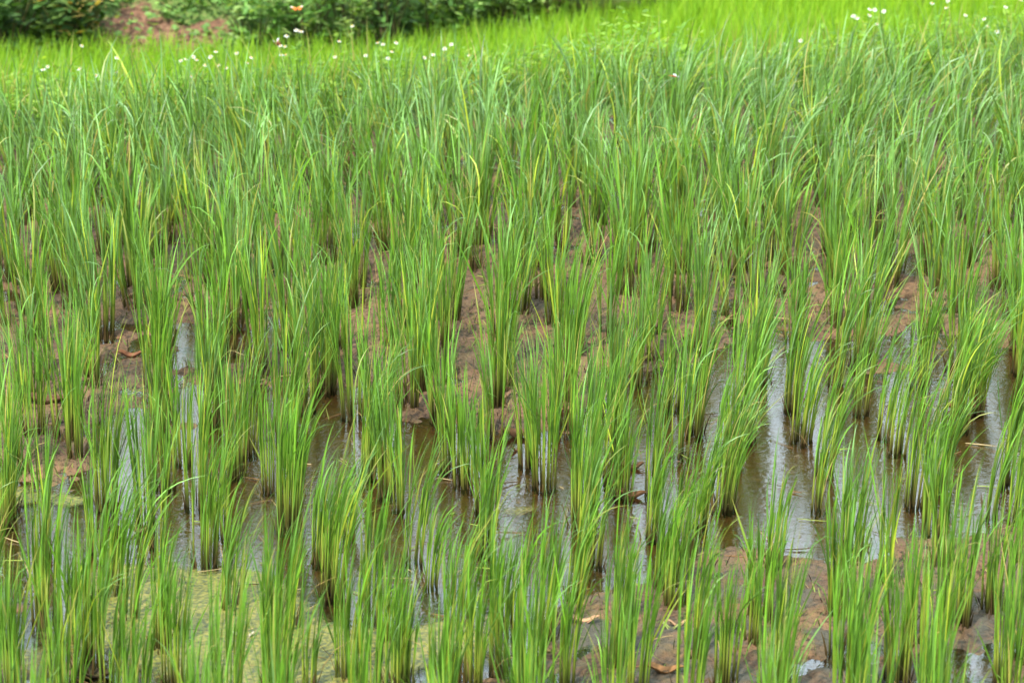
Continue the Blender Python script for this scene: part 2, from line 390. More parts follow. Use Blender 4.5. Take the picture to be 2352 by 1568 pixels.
def clump_geo(rs, H, lean, tone, ntil, far=False, spread=1.0):
    """stems, leaves and dead sheaths of one hill of rice, origin at its foot; returns three bags"""
    st, lf, dd = Bag(), Bag(), Bag()
    n = ntil
    a = rs.uniform(0, 6.283, n); r = .043 * np.sqrt(rs.uniform(0, 1, n)) * (ntil / 20) ** .5
    P0 = np.stack([np.cos(a) * r * 1.1, np.sin(a) * r, np.full(n, -.03)], 1)
    sp = rs.uniform(.0, .04, n) + r * .9 * spread
    D0 = norm(np.stack([np.cos(a) * sp * spread + lean * .10, np.sin(a) * sp * spread, np.ones(n)], 1))
    B = np.stack([np.cos(a) * .3 + lean * .8, np.sin(a) * .3, np.zeros(n)], 1)
    SL = H * rs.uniform(.36, .56, n) + .03
    bend = rs.uniform(.02, .14, n)
    j = rs.uniform(.85, 1.2, (n, 1))
    brown = np.array([.040, .024, .009]) * j; yel = np.array([.34, .37, .05]) * j; grn = np.array([.15, .29, .03]) * j
    mix = rs.uniform(0, 1, (n, 1)) ** 1.5
    mix = np.clip(mix + .25, 0, 1); yel = yel * (1 - mix * .8) + grn * mix * .8
    V, Q, c = tubes(P0, D0, B, SL, bend, rs.uniform(.0034, .0052, n), rs.uniform(.0018, .0026, n), 5 if far else 6, brown, grn, 3 if far else 4, 2.3, yel, .26)
    st.add(V, Q, c)
    P, T = integrate(P0, D0, B, SL, bend, np.zeros(n), 10)
    # leaves
    k = 3 if far else 4
    idx = np.repeat(np.arange(n), k); N = len(idx)
    hp_ = np.tile(np.linspace(.42, .98, k), n) + rs.uniform(-.12, .02, N)
    ii = np.clip((hp_ * 10).astype(int), 0, 9); fr = (hp_ * 10 - ii)[:, None]
    Q0 = P[idx, ii] * (1 - fr) + P[idx, np.minimum(ii + 1, 10)] * fr
    la = a[idx] + rs.normal(0, 1.1, N)
    out = np.abs(rs.normal(0, .055, N)) * spread ** 1.4 + .005
    od = np.stack([np.cos(la), np.sin(la), np.zeros(N)], 1)
    D = norm(T[idx, ii] + od * out[:, None] + np.array([lean * .12, 0, 0]))
    hi = np.clip(hp_, .2, 1)
    _o = np.where(rs.uniform(0, 1, N) < .12, rs.uniform(.10, .38, N), 0)[:, None]; D = norm(D + od * _o)
    LL = H * rs.uniform(.36, .74, N) * np.where(hi < .6, .92, 1)
    LL = np.minimum(LL, (H * (.68 + .5 * rs.uniform(0, 1, N) ** .8) - Q0[:, 2]) * 1.05)
    windx = lean * rs.uniform(.4, 2.1, N) + rs.normal(0, .12, N)
    la2 = la + rs.normal(0, .9, N); od2 = np.stack([np.cos(la2), np.sin(la2), np.zeros(N)], 1)
    Bd = od2 * (rs.uniform(.0, .48, N) * spread ** 1.3)[:, None]; Bd[:, 0] += windx * .9
    bn = rs.uniform(.3, 1.15, N); strong = rs.uniform(0, 1, N) < .09 + .22 * max(spread - 1, 0)
    bn = np.where(strong, bn * 2.3, bn)
    dr = np.where(strong, rs.uniform(.3, 1.25, N), rs.uniform(0, .12, N))
    u = rs.uniform(0, 1, (N, 1)); v = rs.uniform(0, 1, (N, 1))
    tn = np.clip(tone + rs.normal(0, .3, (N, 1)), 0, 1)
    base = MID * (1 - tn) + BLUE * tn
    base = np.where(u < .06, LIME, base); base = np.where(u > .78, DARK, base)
    base = base * (.58 + 1.0 * v ** 1.7)
    dead = rs.uniform(0, 1, (N, 1)) < .015
    base = np.where(dead, np.array([.42, .33, .12]), base)
    c0 = base * np.array([1.15, 1.08, .9]); tip = np.where(rs.uniform(0, 1, (N, 1)) < .08, np.array([.36, .33, .08]), base * 1.08)
    W = rs.uniform(.0030, .0080, N) * (.95 + .48 * min(max(spread - 1, 0) / .5, 1))
    W = np.where(dead[:, 0], W * .5, W)
    tw = rs.normal(0, .9, N)
    ns = 6 if far else 8
    pr = np.interp(np.linspace(0, 1, ns + 1), np.linspace(0, 1, 9), PROF)
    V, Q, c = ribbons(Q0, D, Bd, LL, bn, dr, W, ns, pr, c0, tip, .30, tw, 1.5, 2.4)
    lf.add(V, Q, c)
    # dead basal sheaths and stray straw
    m = int(n * .9)
    a = rs.uniform(0, 6.283, m); r = (.026 + .026 * rs.uniform(0, 1, m)) * (n / 20) ** .5
    P0 = np.stack([np.cos(a) * r, np.sin(a) * r, np.full(m, -.03)], 1)
    od = np.stack([np.cos(a), np.sin(a), np.zeros(m)], 1)
    LL = rs.uniform(.05, .14, m); stray = rs.uniform(0, 1, m) < .12; LL = np.where(stray, LL * 2.2, LL)
    D = norm(od * rs.uniform(.0, .18, m)[:, None] + np.array([0, 0, 1.]))
    cb = np.array([.05, .03, .012]) * rs.uniform(.5, 1.5, (m, 1)); ct = np.where(stray[:, None], np.array([.4, .28, .10]), np.array([.11, .075, .025])) * rs.uniform(.6, 1.3, (m, 1))
    V, Q, c = ribbons(P0, D, od, LL, np.where(stray, 1.2, .3), np.where(stray, .7, .05), np.where(stray, .003, rs.uniform(.005, .010, m)), 4, np.array([1, .95, .8, .6, .15]), cb, ct, .2, rs.normal(0, .8, m))
    dd.add(V, Q, c)
    return st, lf, dd

ZONES = {  # feet of clumps read off the photograph: zoom origin -> points
 (0, 2031): [(20,120),(75,1230),(300,300),(295,770),(625,280),(735,575),(850,735),(970,120),(1055,240),(1380,380),(1545,670),(480,910),(390,1240),(610,1100),(740,1230),(1060,960),(1180,1220),(1910,810),(1845,1160),(1660,1180),(2160,350),(2215,590),(1945,130),(2070,1210),(2180,1130)],
 (1350, 2031): [(70,180),(235,760),(345,870),(490,370),(630,520),(840,640),(410,1190),(80,1130),(800,1180),(1000,310),(1140,820),(1085,1110),(1280,1190),(1400,900),(1585,670),(1700,370),(1635,130),(1900,820),(1870,1080),(2000,1260),(1530,1290),(2100,200),(2190,560),(2270,690),(930,1290)],
 (2696, 2031): [(145,1030),(185,150),(340,1210),(510,920),(585,760),(665,440),(85,330),(1130,740),(1200,300),(1075,980),(1490,1200),(1710,150),(1620,950),(1750,1110),(1920,820),(2200,1180),(2330,1030),(720,1290),(1230,1300),(2150,700),(2300,150)],
 (0, 1350): [(180,440),(290,300),(110,930),(230,680),(430,690),(520,830),(45,1170),(715,1140),(590,1176),(950,1190),(1075,600),(1220,830),(1410,570),(1320,1120),(1660,770),(1570,920),(1835,1020),(1920,690),(1755,260),(1540,100),(2050,480),(1950,1180),(2130,1150)],
 (1350, 1350): [(100,530),(245,810),(180,940),(335,1050),(470,480),(535,370),(600,240),(690,560),(760,890),(870,990),(440,1160),(1000,1150),(1110,220),(1130,370),(1300,850),(1380,1000),(1510,450),(1760,960),(1640,1180),(1920,1060),(2130,1030),(2230,470),(2015,290),(2110,180),(720,60),(1570,150)],
 (2696, 1350): [(570,280),(850,680),(1250,180),(1075,300),(1400,660),(1890,610),(2000,490),(385,860),(315,1140),(1010,900),(130,640),(1600,1120),(2110,1190),(750,640),(1500,770),(2340,420),(1650,330)],
 (0, 650): [(95,830),(400,865),(510,770),(885,820),(960,740),(1320,770),(1450,865),(1100,1230),(230,1200),(690,1180),(1730,715),(1830,780),(1650,410),(2180,605),(2220,685),(1550,1220),(2080,1120),(330,660)],
 (1350, 650): [(120,170),(60,620),(325,620),(500,740),(565,820),(750,1080),(940,750),(1110,1200),(1315,700),(1370,940),(1250,1170),(1500,540),(1700,700),(1770,430),(1810,1190),(1960,920),(2240,910),(2100,1200),(620,450),(1150,170)],
 (2696, 650): [(60,240),(450,580),(240,640),(680,670),(525,920),(620,150),(1010,300),(1370,330),(1240,500),(1300,1030),(1390,1000),(1460,860),(2000,700),(1900,990),(2160,540),(2260,1090),(1620,470),(2330,130),(1710,1200),(1600,140),(380,1050),(200,1240)],
}
pts = []
for (ox, oy), L in ZONES.items():
    for (zx, zy) in L:
        X, Y = (ox + zx * .5952) * .57422, (oy + zy * .5952) * .57422
        p = ground(X, Y)
        if all((p[0] - q[0]) ** 2 + (p[1] - q[1]) ** 2 > .11 ** 2 for q in pts): pts.append(p)
n_listed = len(pts)
rf = random.Random(4)
cand = []
for j in range(0, 37):
    for i in range(-18, 19):
        cand.append((i * .238 + (j % 2) * .03 + rf.gauss(0, .020) + .012 * j, 7.0 + j * .25 + rf.gauss(0, .03)))
for it in range(5000): cand.append(ground(rf.uniform(-140, 2500), rf.uniform(150, 1960)))
for ci_, (x, y) in enumerate(cand):
    px_, py_ = to_photo(x, y)
    if y > y_edge(x) - .12 or px_ < -140 or px_ > 2500 or py_ > 1960: continue
    if 1060 < py_ < 1560: rmin = .205 if ci_ < 1369 else .36
    elif py_ >= 1560: rmin = .215 if ci_ < 1369 else .36
    elif py_ > 640: rmin = .20 if ci_ < 1369 else .31
    else: rmin = .215 - .03 * (py_ < 450)
    if all((x - q[0]) ** 2 + (y - q[1]) ** 2 > rmin ** 2 for q in pts): pts.append((x, y))
pts.sort(key=lambda p: p[1])
NIND = 330
print('CLUMPS listed', n_listed, 'total', len(pts))

ORD = ['', 'first', 'second', 'third', 'fourth', 'fifth', 'sixth', 'seventh', 'eighth', 'ninth', 'tenth', 'eleventh', 'twelfth', 'thirteenth', 'fourteenth', 'fifteenth', 'sixteenth', 'seventeenth', 'eighteenth', 'nineteenth', 'twentieth']
ORD += ['twenty-' + o for o in ORD[1:10]] + ['thirtieth'] + ['thirty-' + o for o in ORD[1:10]]
# rows of fifteen, front to back
ind = pts[:NIND]
rows = [sorted(ind[i:i + 15]) for i in range(0, len(ind), 15)]
seed = 0
for ri, row in enumerate(rows):
    for ci, (x, y) in enumerate(row):
        seed += 1
        rs = np.random.RandomState(seed * 7 + 1)
        H = rs.uniform(.42, .62) + .12 * min(max((y - 8.6) / 3.5, 0), 1) + (.04 if y < 8.2 else 0); nt_ = rs.randint(9, 22) + (2 if y > 11.6 else 0)
        if rs.uniform() < .1: H *= .8; nt_ = 8
        wind = fbm(np.array([x * .7 + 5]), np.array([y * .7]), 91, 2)[0]
        lean = float(np.clip((wind - .42) * 2.2 + rs.normal(0, .10), -.08, .62)) * (.4 if y < 8.6 else (.55 if y > 11.8 else 1))
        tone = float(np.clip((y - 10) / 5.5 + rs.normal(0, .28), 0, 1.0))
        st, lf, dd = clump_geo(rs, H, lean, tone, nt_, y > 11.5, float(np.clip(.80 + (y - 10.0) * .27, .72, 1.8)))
        wt = float(mud_z(np.array([x]), np.array([y]))[0]); qx, qy = warp(np.array([x]), np.array([y]))
        av = float(blobs(qx, qy, ALGAE)[0])
        where = 'on yellow algae' if av > .45 else ('in shallow water' if wt < -.004 else 'on brown mud')
        s1 = 'short' if H < .50 else ('tall' if H > .63 else 'medium')
        s2 = 'sparse' if nt_ < 12 else ('dense' if nt_ > 16 else 'full')
        s3 = 'upright' if lean < .12 else 'right-leaning'
        s4 = 'bluish green ' if tone > .5 else ''
        lab = f'{s1} {s2} {s4 or s3 + chr(32)}clump {where}, {ORD[ci + 1]} from left in {ORD[ri + 1]} row from front'
        t = thing('rice_clump', lab, 'rice plant', (x, y, max(wt, -.02)), 'rice clumps planted across the flooded paddy')
        st.build('stems', M_stem, t); lf.build('leaves', M_leaf, t); dd.build('dead_sheaths', M_dead, t)

# the farthest clumps merge into one mass
bag = Bag()
for (x, y) in pts[NIND:]:
    seed += 1; rs = np.random.RandomState(seed * 7 + 1)
    wind = fbm(np.array([x * .7 + 5]), np.array([y * .7]), 91, 2)[0]
    lean = float(np.clip((wind - .42) * 1.2 + rs.normal(0, .12), -.15, .4))
    for b in clump_geo(rs, rs.uniform(.52, .68), lean, float(rs.uniform(.2, 1)), rs.randint(12, 19), True, 1.8):
        for V, Q, c in zip(b.V, b.Q, b.C): bag.add(V + np.array([x, y, 0]), Q - 0, c)
far = bag.build('rice_mass', M_leaf)
tag(far, 'blue green mass of rice along the far edge of the paddy', 'rice', kind='stuff')

# ---------------------------------------------------------------- lower terrace: young lime rice
def scatter_blades(n, xr, yf, zf, Lr, Wr, cols, lean, spread, ns=4, seed=1, den=None, droop=.1):
    rs = np.random.RandomState(seed)
    x = rs.uniform(xr[0], xr[1], n); f = rs.uniform(0, 1, n); y = yf(x, f)
    if den is not None:
        k = rs.uniform(0, 1, n) < den(x, y); x, y = x[k], y[k]; n = len(x)
    P0 = np.stack([x, y, zf(x, y)], 1)
    a = rs.uniform(0, 6.283, n); od = np.stack([np.cos(a), np.sin(a), 0 * a], 1)
    D = norm(od * rs.uniform(.02, spread, n)[:, None] + np.array([lean * .2, 0, 1.]))
    B = od * .6; B[:, 0] += lean
    L_ = rs.uniform(Lr[0], Lr[1], n)
    cs = np.array(cols)[rs.randint(0, len(cols), n)] * rs.uniform(.8, 1.2, (n, 1))
    pr = np.interp(np.linspace(0, 1, ns + 1), np.linspace(0, 1, 9), PROF)
    return ribbons(P0, D, B, L_, rs.uniform(.2, .9, n), rs.uniform(0, droop, n), rs.uniform(Wr[0], Wr[1], n), ns, pr, cs * .85, cs, .3, rs.normal(0, .8, n))
b = Bag()
V, Q, c = scatter_blades(62000, (-4.6, 5.6), lambda x, f: y_edge(x) + 1.5 + (y_back(x) - y_edge(x) - 1.5) * f, lambda x, y: x * 0 - .82, (.20, .42), (.006, .011),
                         [(.23, .42, .02), (.28, .45, .03), (.18, .36, .02)], .15, .25, 4, 3)
b.add(V, Q, c)
o = b.build('young_rice', M_young); tag(o, 'bright lime young rice filling the lower terrace behind the bund', 'young rice', kind='stuff')

# ---------------------------------------------------------------- weeds on the bund and on the mud
b = Bag()
V, Q, c = scatter_blades(5200, (-4.4, 5.0), lambda x, f: y_edge(x) + .12 + .62 * f, lambda x, y: x * 0 + .05, (.15, .48), (.004, .009), [(.14, .28, .03), (.19, .33, .04), (.12, .25, .06), (.3, .3, .08)], .2, .4, 5, 4, lambda x, y: .55 + .45 * (fbm(x * 2, y * 2, 60) > .5), .4)
b.add(V, Q, c)
def leaflets(rs, P, size, cols, flat=.5, wr=.5):
    """small oval leaves at the points P"""
    n = len(P); a = rs.uniform(0, 6.283, n); e = rs.uniform(-.3, .9, n)
    D = np.stack([np.cos(a) * np.cos(e), np.sin(a) * np.cos(e), np.sin(e)], 1)
    B = np.stack([np.cos(a), np.sin(a), 0 * a - .4], 1)
    L_ = rs.uniform(size[0], size[1], n)
    cs = np.array(cols)[rs.randint(0, len(cols), n)] * rs.uniform(.75, 1.25, (n, 1))
    return ribbons(P, D, B, L_, np.full(n, .4), rs.uniform(0, .8, n), L_ * wr, 3, np.array([.25, 1, .8, .05]), cs * .9, cs, .15, rs.normal(0, .5, n))
rs = np.random.RandomState(8)
n = 9000; x = rs.uniform(-4.4, 5, n); f = rs.uniform(0, 1, n); y = y_edge(x) + .1 + .65 * f
hh = rs.uniform(.02, 1, n) ** .8 * (.16 + .26 * np.clip(fbm(x * 1.6, y * 1.6, 61) * 2 - .6, 0, 1))
V, Q, c = leaflets(rs, np.stack([x, y, .06 + hh], 1), (.025, .06), [(.20, .36, .03), (.15, .30, .03), (.25, .38, .05)])
b.add(V, Q, c)
o = b.build('bund_weeds', M_young); tag(o, 'leafy yellow green weeds and grass covering the bund between the terraces', 'weeds', kind='stuff')

b = Bag()
rs = np.random.RandomState(18)
V, Q, c = scatter_blades(26000, (-3.6, 3.6), lambda x, f: 6.2 + 8.2 * f, lambda x, y: mud_z(x, y) - .004, (.012, .075), (.003, .006), [(.16, .2, .05), (.05, .035, .02), (.10, .15, .03), (.07, .045, .025), (.24, .26, .06)], .1, .8, 3, 6, lambda x, y: np.clip(.15 + 1.0 * (fbm(x * 2.5, y * 2.5, 66) > .5), 0, 1) * (mud_z(x, y) > -.012), .5)
b.add(V, Q, c)
o = b.build('mud_sprouts', M_dead); tag(o, 'tiny green and brown sprouts poking out of the wet mud', 'sprouts', kind='stuff')

b = Bag()
n = 1200; rs = np.random.RandomState(28)
x = rs.uniform(-3.2, 3.2, n); y = rs.uniform(7, 14, n)
z = np.maximum(mud_z(x, y), 0) + .004
a = rs.uniform(0, 6.283, n); D = np.stack([np.cos(a), np.sin(a), rs.uniform(-.02, .12, n)], 1)
cs = np.array([(.40, .30, .15), (.10, .06, .03), (.3, .36, .07), (.22, .12, .05)])[rs.randint(0, 4, n)]
V, Q, c = ribbons(np.stack([x, y, z], 1), norm(D), np.stack([-np.sin(a), np.cos(a), 0 * a], 1), rs.uniform(.02, .14, n), rs.uniform(-.5, .5, n), np.zeros(n), rs.uniform(.002, .005, n), 4, np.array([.8, 1, 1, .8, .2]), cs, cs, .2)
b.add(V, Q, c)
o = b.build('straw_litter', M_dead); tag(o, 'thin straw and broken leaf bits littering the mud and water', 'straw', kind='stuff')

# ---------------------------------------------------------------- fallen leaves and clods
def fallen_leaf(px, py, length, ang, curl, col, label):
    x, y = ground(px, py)
    z = max(float(mud_z(np.array([x]), np.array([y]))[0]), 0) + .006
    t = thing('fallen_leaf', label, 'dead leaf', (x, y, z), 'dead broad leaves fallen in the paddy')
    nu, nv = 13, 7
    u = np.linspace(0, 1, nu); v = np.linspace(-1, 1, nv)
    U, Vv = np.meshgrid(u, v, indexing='ij')
    w = length * .19 * np.sin(np.pi * U ** .85) ** .8
    Z = curl * (np.abs(Vv) ** 1.6) * w * 1.5 + .012 * np.sin(U * 7 + 1) + curl * .10 * length * (U - .5) ** 2 * 4 * .6
    co = np.stack([(U - .5) * length, Vv * w * (1 - .35 * curl), Z], -1).reshape(-1, 3)
    ca, sa = math.cos(ang), math.sin(ang)
    co[:, :2] = co[:, :2] @ np.array([[ca, sa], [-sa, ca]])
    i = (np.arange(nu - 1)[:, None] * nv + np.arange(nv - 1)[None, :]).ravel()
    q = np.stack([i, i + nv, i + nv + 1, i + 1], 1)
    rr = np.random.RandomState(int(px))
    cc = np.array(col) * (0.75 + .5 * rr.uniform(0, 1, (len(co), 1)))
    o = mesh_obj('leaf_blade', co, q, cc, M_dead, t)
    md = o.modifiers.new('thick', 'SOLIDIFY'); md.thickness = .0012
    rib = np.array([[(uu - .5) * length * 1.18, 0, .003 + .012 * math.sin(uu * 7 + 1) + curl * .10 * length * (uu - .5) ** 2 * 2.4] for uu in np.linspace(-.08, 1, 8)])
    rib[:, :2] = rib[:, :2] @ np.array([[ca, sa], [-sa, ca]])
    V = []; k = 0
    for p in rib:
        for s in range(4): V.append(p + np.array([-sa * math.cos(s * 1.5708), ca * math.cos(s * 1.5708), math.sin(s * 1.5708)]) * .0016)
    q = [[r_ * 4 + s, r_ * 4 + (s + 1) % 4, r_ * 4 + 4 + (s + 1) % 4, r_ * 4 + 4 + s] for r_ in range(7) for s in range(4)]
    mesh_obj('leaf_midrib', V, q, np.array(col) * .6 * np.ones((len(V), 3)), M_dead, t)
BRN = (.085, .045, .022); TAN = (.34, .20, .11)
fallen_leaf(1187, 1003, .125, .1, .9, BRN, 'dark brown curled leaf floating in water at the centre of the field')
fallen_leaf(1452, 1078, .10, .3, .8, BRN, 'dark curled leaf lying on the small mud spot right of centre')
fallen_leaf(1448, 1142, .12, -.1, .7, (.11, .055, .025), 'brown leaf lying on water just below the dark curled leaf')
fallen_leaf(105, 937, .19, -.05, .6, (.07, .035, .018), 'long dark leaf on mud near the left edge')
fallen_leaf(300, 819, .12, .08, .5, (.14, .06, .03), 'thin reddish brown leaf on mud at the upper left puddle')
fallen_leaf(492, 888, .10, -.3, .6, (.05, .03, .02), 'small black leaf at the water edge in the left half')
fallen_leaf(925, 488, .12, .2, 1.0, (.06, .03, .018), 'black curled leaf on dry mud high in the field')
fallen_leaf(1525, 1555, .13, -.02, .5, (.24, .12, .05), 'orange brown leaf on grey mud at the bottom edge')
fallen_leaf(1340, 1440, .11, .05, .25, TAN, 'pale pinkish leaf lying flat on dark silt in the foreground')
fallen_leaf(1555, 1446, .07, .1, .3, TAN, 'small tan leaf on grey mud beside a yellow green leaf')
fallen_leaf(1540, 1456, .07, -.15, .1, (.26, .29, .09), 'pale yellow green leaf flat on grey mud in the foreground')
fallen_leaf(1800, 437, .13, .2, .9, (.09, .05, .035), 'dark reddish leaf on mud between far clumps at right')
fallen_leaf(218, 1553, .17, -.12, .5, (.04, .03, .015), 'dark rotten leaf half sunk in algae at bottom left')
fallen_leaf(560, 1462, .08, .1, .1, (.32, .28, .20), 'pale leaf half covered by yellow algae at lower left')
fallen_leaf(2215, 945, .16, .0, .5, (.12, .045, .02), 'reddish brown leaf in water near the right edge')
fallen_leaf(1185, 1265 - 260 + 30, .05, .6, .6, BRN, 'tiny brown leaf in water below the dark curled leaf')
fallen_leaf(320, 1222, .09, .1, .6, (.09, .05, .03), 'brown leaf floating on blue water in lower left pool')

# ---------------------------------------------------------------- white wild flowers on the bund
HEADS = [(0, [(550,310),(320,450),(290,470),(535,465),(785,390),(780,485),(1215,410),(1250,400),(1300,385),(1320,405),(1380,440),(1415,385),(1450,350),(1470,440),(1520,460),(1590,360),(1660,425),(1690,390),(1285,515),(1925,245),(2005,210),(1990,205),(2025,215),(1885,310),(1915,315),(1890,372),(1920,370),(2280,280),(2250,385),(645,510)]),
         (1350, [(100,178),(270,290),(305,300),(395,290),(190,375),(365,350),(340,395),(270,415),(765,300),(720,330),(585,390),(645,370),(780,408),(885,375),(1120,360),(1725,330)]),
         (2696, [(850,275),(750,300),(1205,110),(1230,125),(1315,65),(1350,68),(1315,105),(1365,165),(1410,78),(1735,25),(1840,8),(1830,55),(1960,105),(2085,130),(2110,180),(2170,215),(2230,50),(2330,3)])]
heads = []
for ox, L in HEADS:
    for zx, zy in L:
        X, Y = (ox + zx * .5952) * .57422, zy * .5952 * .57422
        d = ray(X, Y); yb = 15.1
        for _ in range(5): yb = y_edge(d[0] * yb / d[1]) + .4
        heads.append(at_depth(X, Y, yb))
heads.sort()
plants = []
for h in heads:
    if plants and abs(h[0] - plants[-1][0][0]) < .10 and len(plants[-1]) < 4: plants[-1].append(h)
    else: plants.append([h])
rs = np.random.RandomState(9)
for pi, hs in enumerate(plants):
    bx_ = np.mean([h[0] for h in hs]); by_ = hs[0][1]
    num = {1: 'one white head', 2: 'two white heads', 3: 'three white heads', 4: 'four white heads'}[len(hs)]
    t = thing('white_wildflower', f'wildflower with {num} and orange centres, {ORD[pi + 1]} flower plant from left on bund', 'wildflower', (bx_, by_, .08), 'white wildflowers growing along the bund')
    sb = Bag(); lb = Bag()
    for h in hs:
        tgt = np.array([h[0] - bx_, h[1] - by_, h[2] - .08]); L_ = np.linalg.norm(tgt)
        V, Q, c = tubes(np.zeros((1, 3)), norm(tgt)[None], np.array([[0, 0, 0.]]), np.array([L_]), np.zeros(1), np.array([.003]), np.array([.0015]), 6, np.array([[.08, .16, .03]]), np.array([[.16, .26, .04]]), 4)
        sb.add(V, Q, c)
        f = rs.uniform(.2, .85, (9, 1)); V, Q, c = leaflets(rs, tgt * f, (.03, .06), [(.16, .32, .03), (.20, .36, .04)], wr=.45); lb.add(V, Q, c)
    sb.build('stem', M_stem, t); lb.build('foliage', M_young, t)
    for h in hs:
        cpos = (h[0] - bx_, h[1] - by_, h[2] - .08)
        n = 6; a = np.arange(n) * 6.283 / n + rs.uniform(0, 1); tilt = rs.uniform(-.3, .3)
        od = np.stack([np.cos(a), np.sin(a) * .9, np.sin(a) * tilt + .1], 1); s = rs.uniform(.42, .7)
        pw_ = np.ones((n, 3)) * np.array([.50, .52, .50])
        V, Q, c = ribbons(od * .004, norm(od), od * np.array([1, 1, -1]), np.full(n, .0165 * s), np.full(n, .3), np.full(n, .55), np.full(n, .0125 * s), 4, np.array([.35, .85, 1, .85, .35]), pw_, pw_, .15)
        fh = mesh_obj('flower_head', V, Q, c, M_petal, t, loc=cpos); fh.rotation_euler = (rs.uniform(.1, .7), rs.uniform(-.4, .4), 0)
        V, Q, c = tubes(np.array([[0, 0, -.003]]), np.array([[0, 0, 1.]]), np.array([[0, 0, 0.]]), np.array([.009]), np.zeros(1), np.array([.0052]), np.array([.003]), 3, np.array([[.45, .22, .02]]), np.array([[.6, .3, .03]]), 8)
        V = np.vstack([V, [[0, 0, .0065]]]); top = len(V) - 1; r0 = 3 * 8
        Q = np.vstack([Q, [[r0 + k, r0 + (k + 1) % 8, top, top] for k in range(8)]]); 
        Q3 = Q[:-8]; me = Bag(); me.add(V[:-1], Q3, c)
        cap = np.array([[r0 + 0, r0 + 1, r0 + 2, r0 + 3], [r0 + 0, r0 + 3, r0 + 4, r0 + 7], [r0 + 4, r0 + 5, r0 + 6, r0 + 7]]); me.Q.append(cap)
        me.build('flower_center', M_plain, fh)

# ---------------------------------------------------------------- insects
def wing(parent, pts3, col, rim=None):
    n = len(pts3); V = np.array(pts3, float); c = V.mean(0)
    VV = np.vstack([V, [c]]); cols = np.ones((n + 1, 3)) * np.array(col)
    if rim is not None: cols[[k for k in range(n) if k in rim[0]]] = rim[1]
    Q = [[k, (k + 1) % n, n] for k in range(n)]
    o = mesh_obj('wing', VV, Q, cols, M_petal, parent)
    md = o.modifiers.new('thick', 'SOLIDIFY'); md.thickness = .0006
    return o
def butterfly(px, py, y, s, rz, col, label, dihedral=.25):
    t = thing('butterfly', label, 'butterfly', at_depth(px, py, y), 'butterflies above the bund'); t.rotation_euler = (.25, 0, rz)
    V, Q, c = tubes(np.array([[0, -.012 * s, 0]]), np.array([[0, 1., .1]]), np.array([[0, 0, 1.]]), np.array([.026 * s]), np.array([.1]), np.array([.0022 * s]), np.array([.0012 * s]), 6, np.array([[.03, .02, .015]]), np.array([[.05, .03, .02]]), 6)
    mesh_obj('body', V, Q, c, M_plain, t)
    for sg in (-1, 1):
        fw = [(0, .006), (.012, .020), (.030, .026), (.036, .020), (.032, .010), (.018, .0), (.004, -.001)]
        hw = [(0, .002), (.014, .001), (.024, -.004), (.024, -.014), (.014, -.020), (.004, -.012)]
        wing(t, [(sg * x * s, y_ * s, x * dihedral * s + .001) for x, y_ in fw], col, ((2, 3), (.75, .75, .8)))
        wing(t, [(sg * x * s, y_ * s, x * dihedral * s) for x, y_ in hw], np.array(col) * .8, ((3,), (.03, .02, .02)))
butterfly(683, 21, 16.3, 1.05, .25, (.75, .20, .02), 'orange butterfly with white wing tips flying above the flowers', .1)
butterfly(636, 108, 15.0, .7, 1.1, (.16, .05, .015), 'small dark brown butterfly beside the white flowers', 1.6)
x, y, z = at_depth(1546, 175, 13.6)
t = thing('dragonfly', 'red dragonfly hovering over the far rice right of centre', 'dragonfly', (x, y, z)); t.rotation_euler = (0, .2, .25)
V, Q, c = tubes(np.array([[-.022, 0, 0]]), np.array([[1., 0, 0.]]), np.array([[0, 0, -1.]]), np.array([.034]), np.array([.1]), np.array([.0012]), np.array([.0018]), 6, np.array([[.5, .03, .02]]), np.array([[.5, .05, .03]]), 6)
mesh_obj('abdomen', V, Q, c, M_plain, t)
V, Q, c = tubes(np.array([[.010, 0, -.001]]), np.array([[1., 0, 0.]]), np.array([[0, 0, 1.]]), np.array([.012]), np.array([.1]), np.array([.003]), np.array([.0025]), 4, np.array([[.35, .03, .02]]), np.array([[.5, .08, .04]]), 8)
mesh_obj('thorax', V, Q, c, M_plain, t)
for sg in (-1, 1):
    for dx in (0, .008):
        wing(t, [(.010 + dx, 0, .002), (.014 + dx, sg * .015, .005), (.013 + dx, sg * .032, .006), (.008 + dx, sg * .034, .006), (.006 + dx, sg * .015, .004)], (.5, .5, .5))

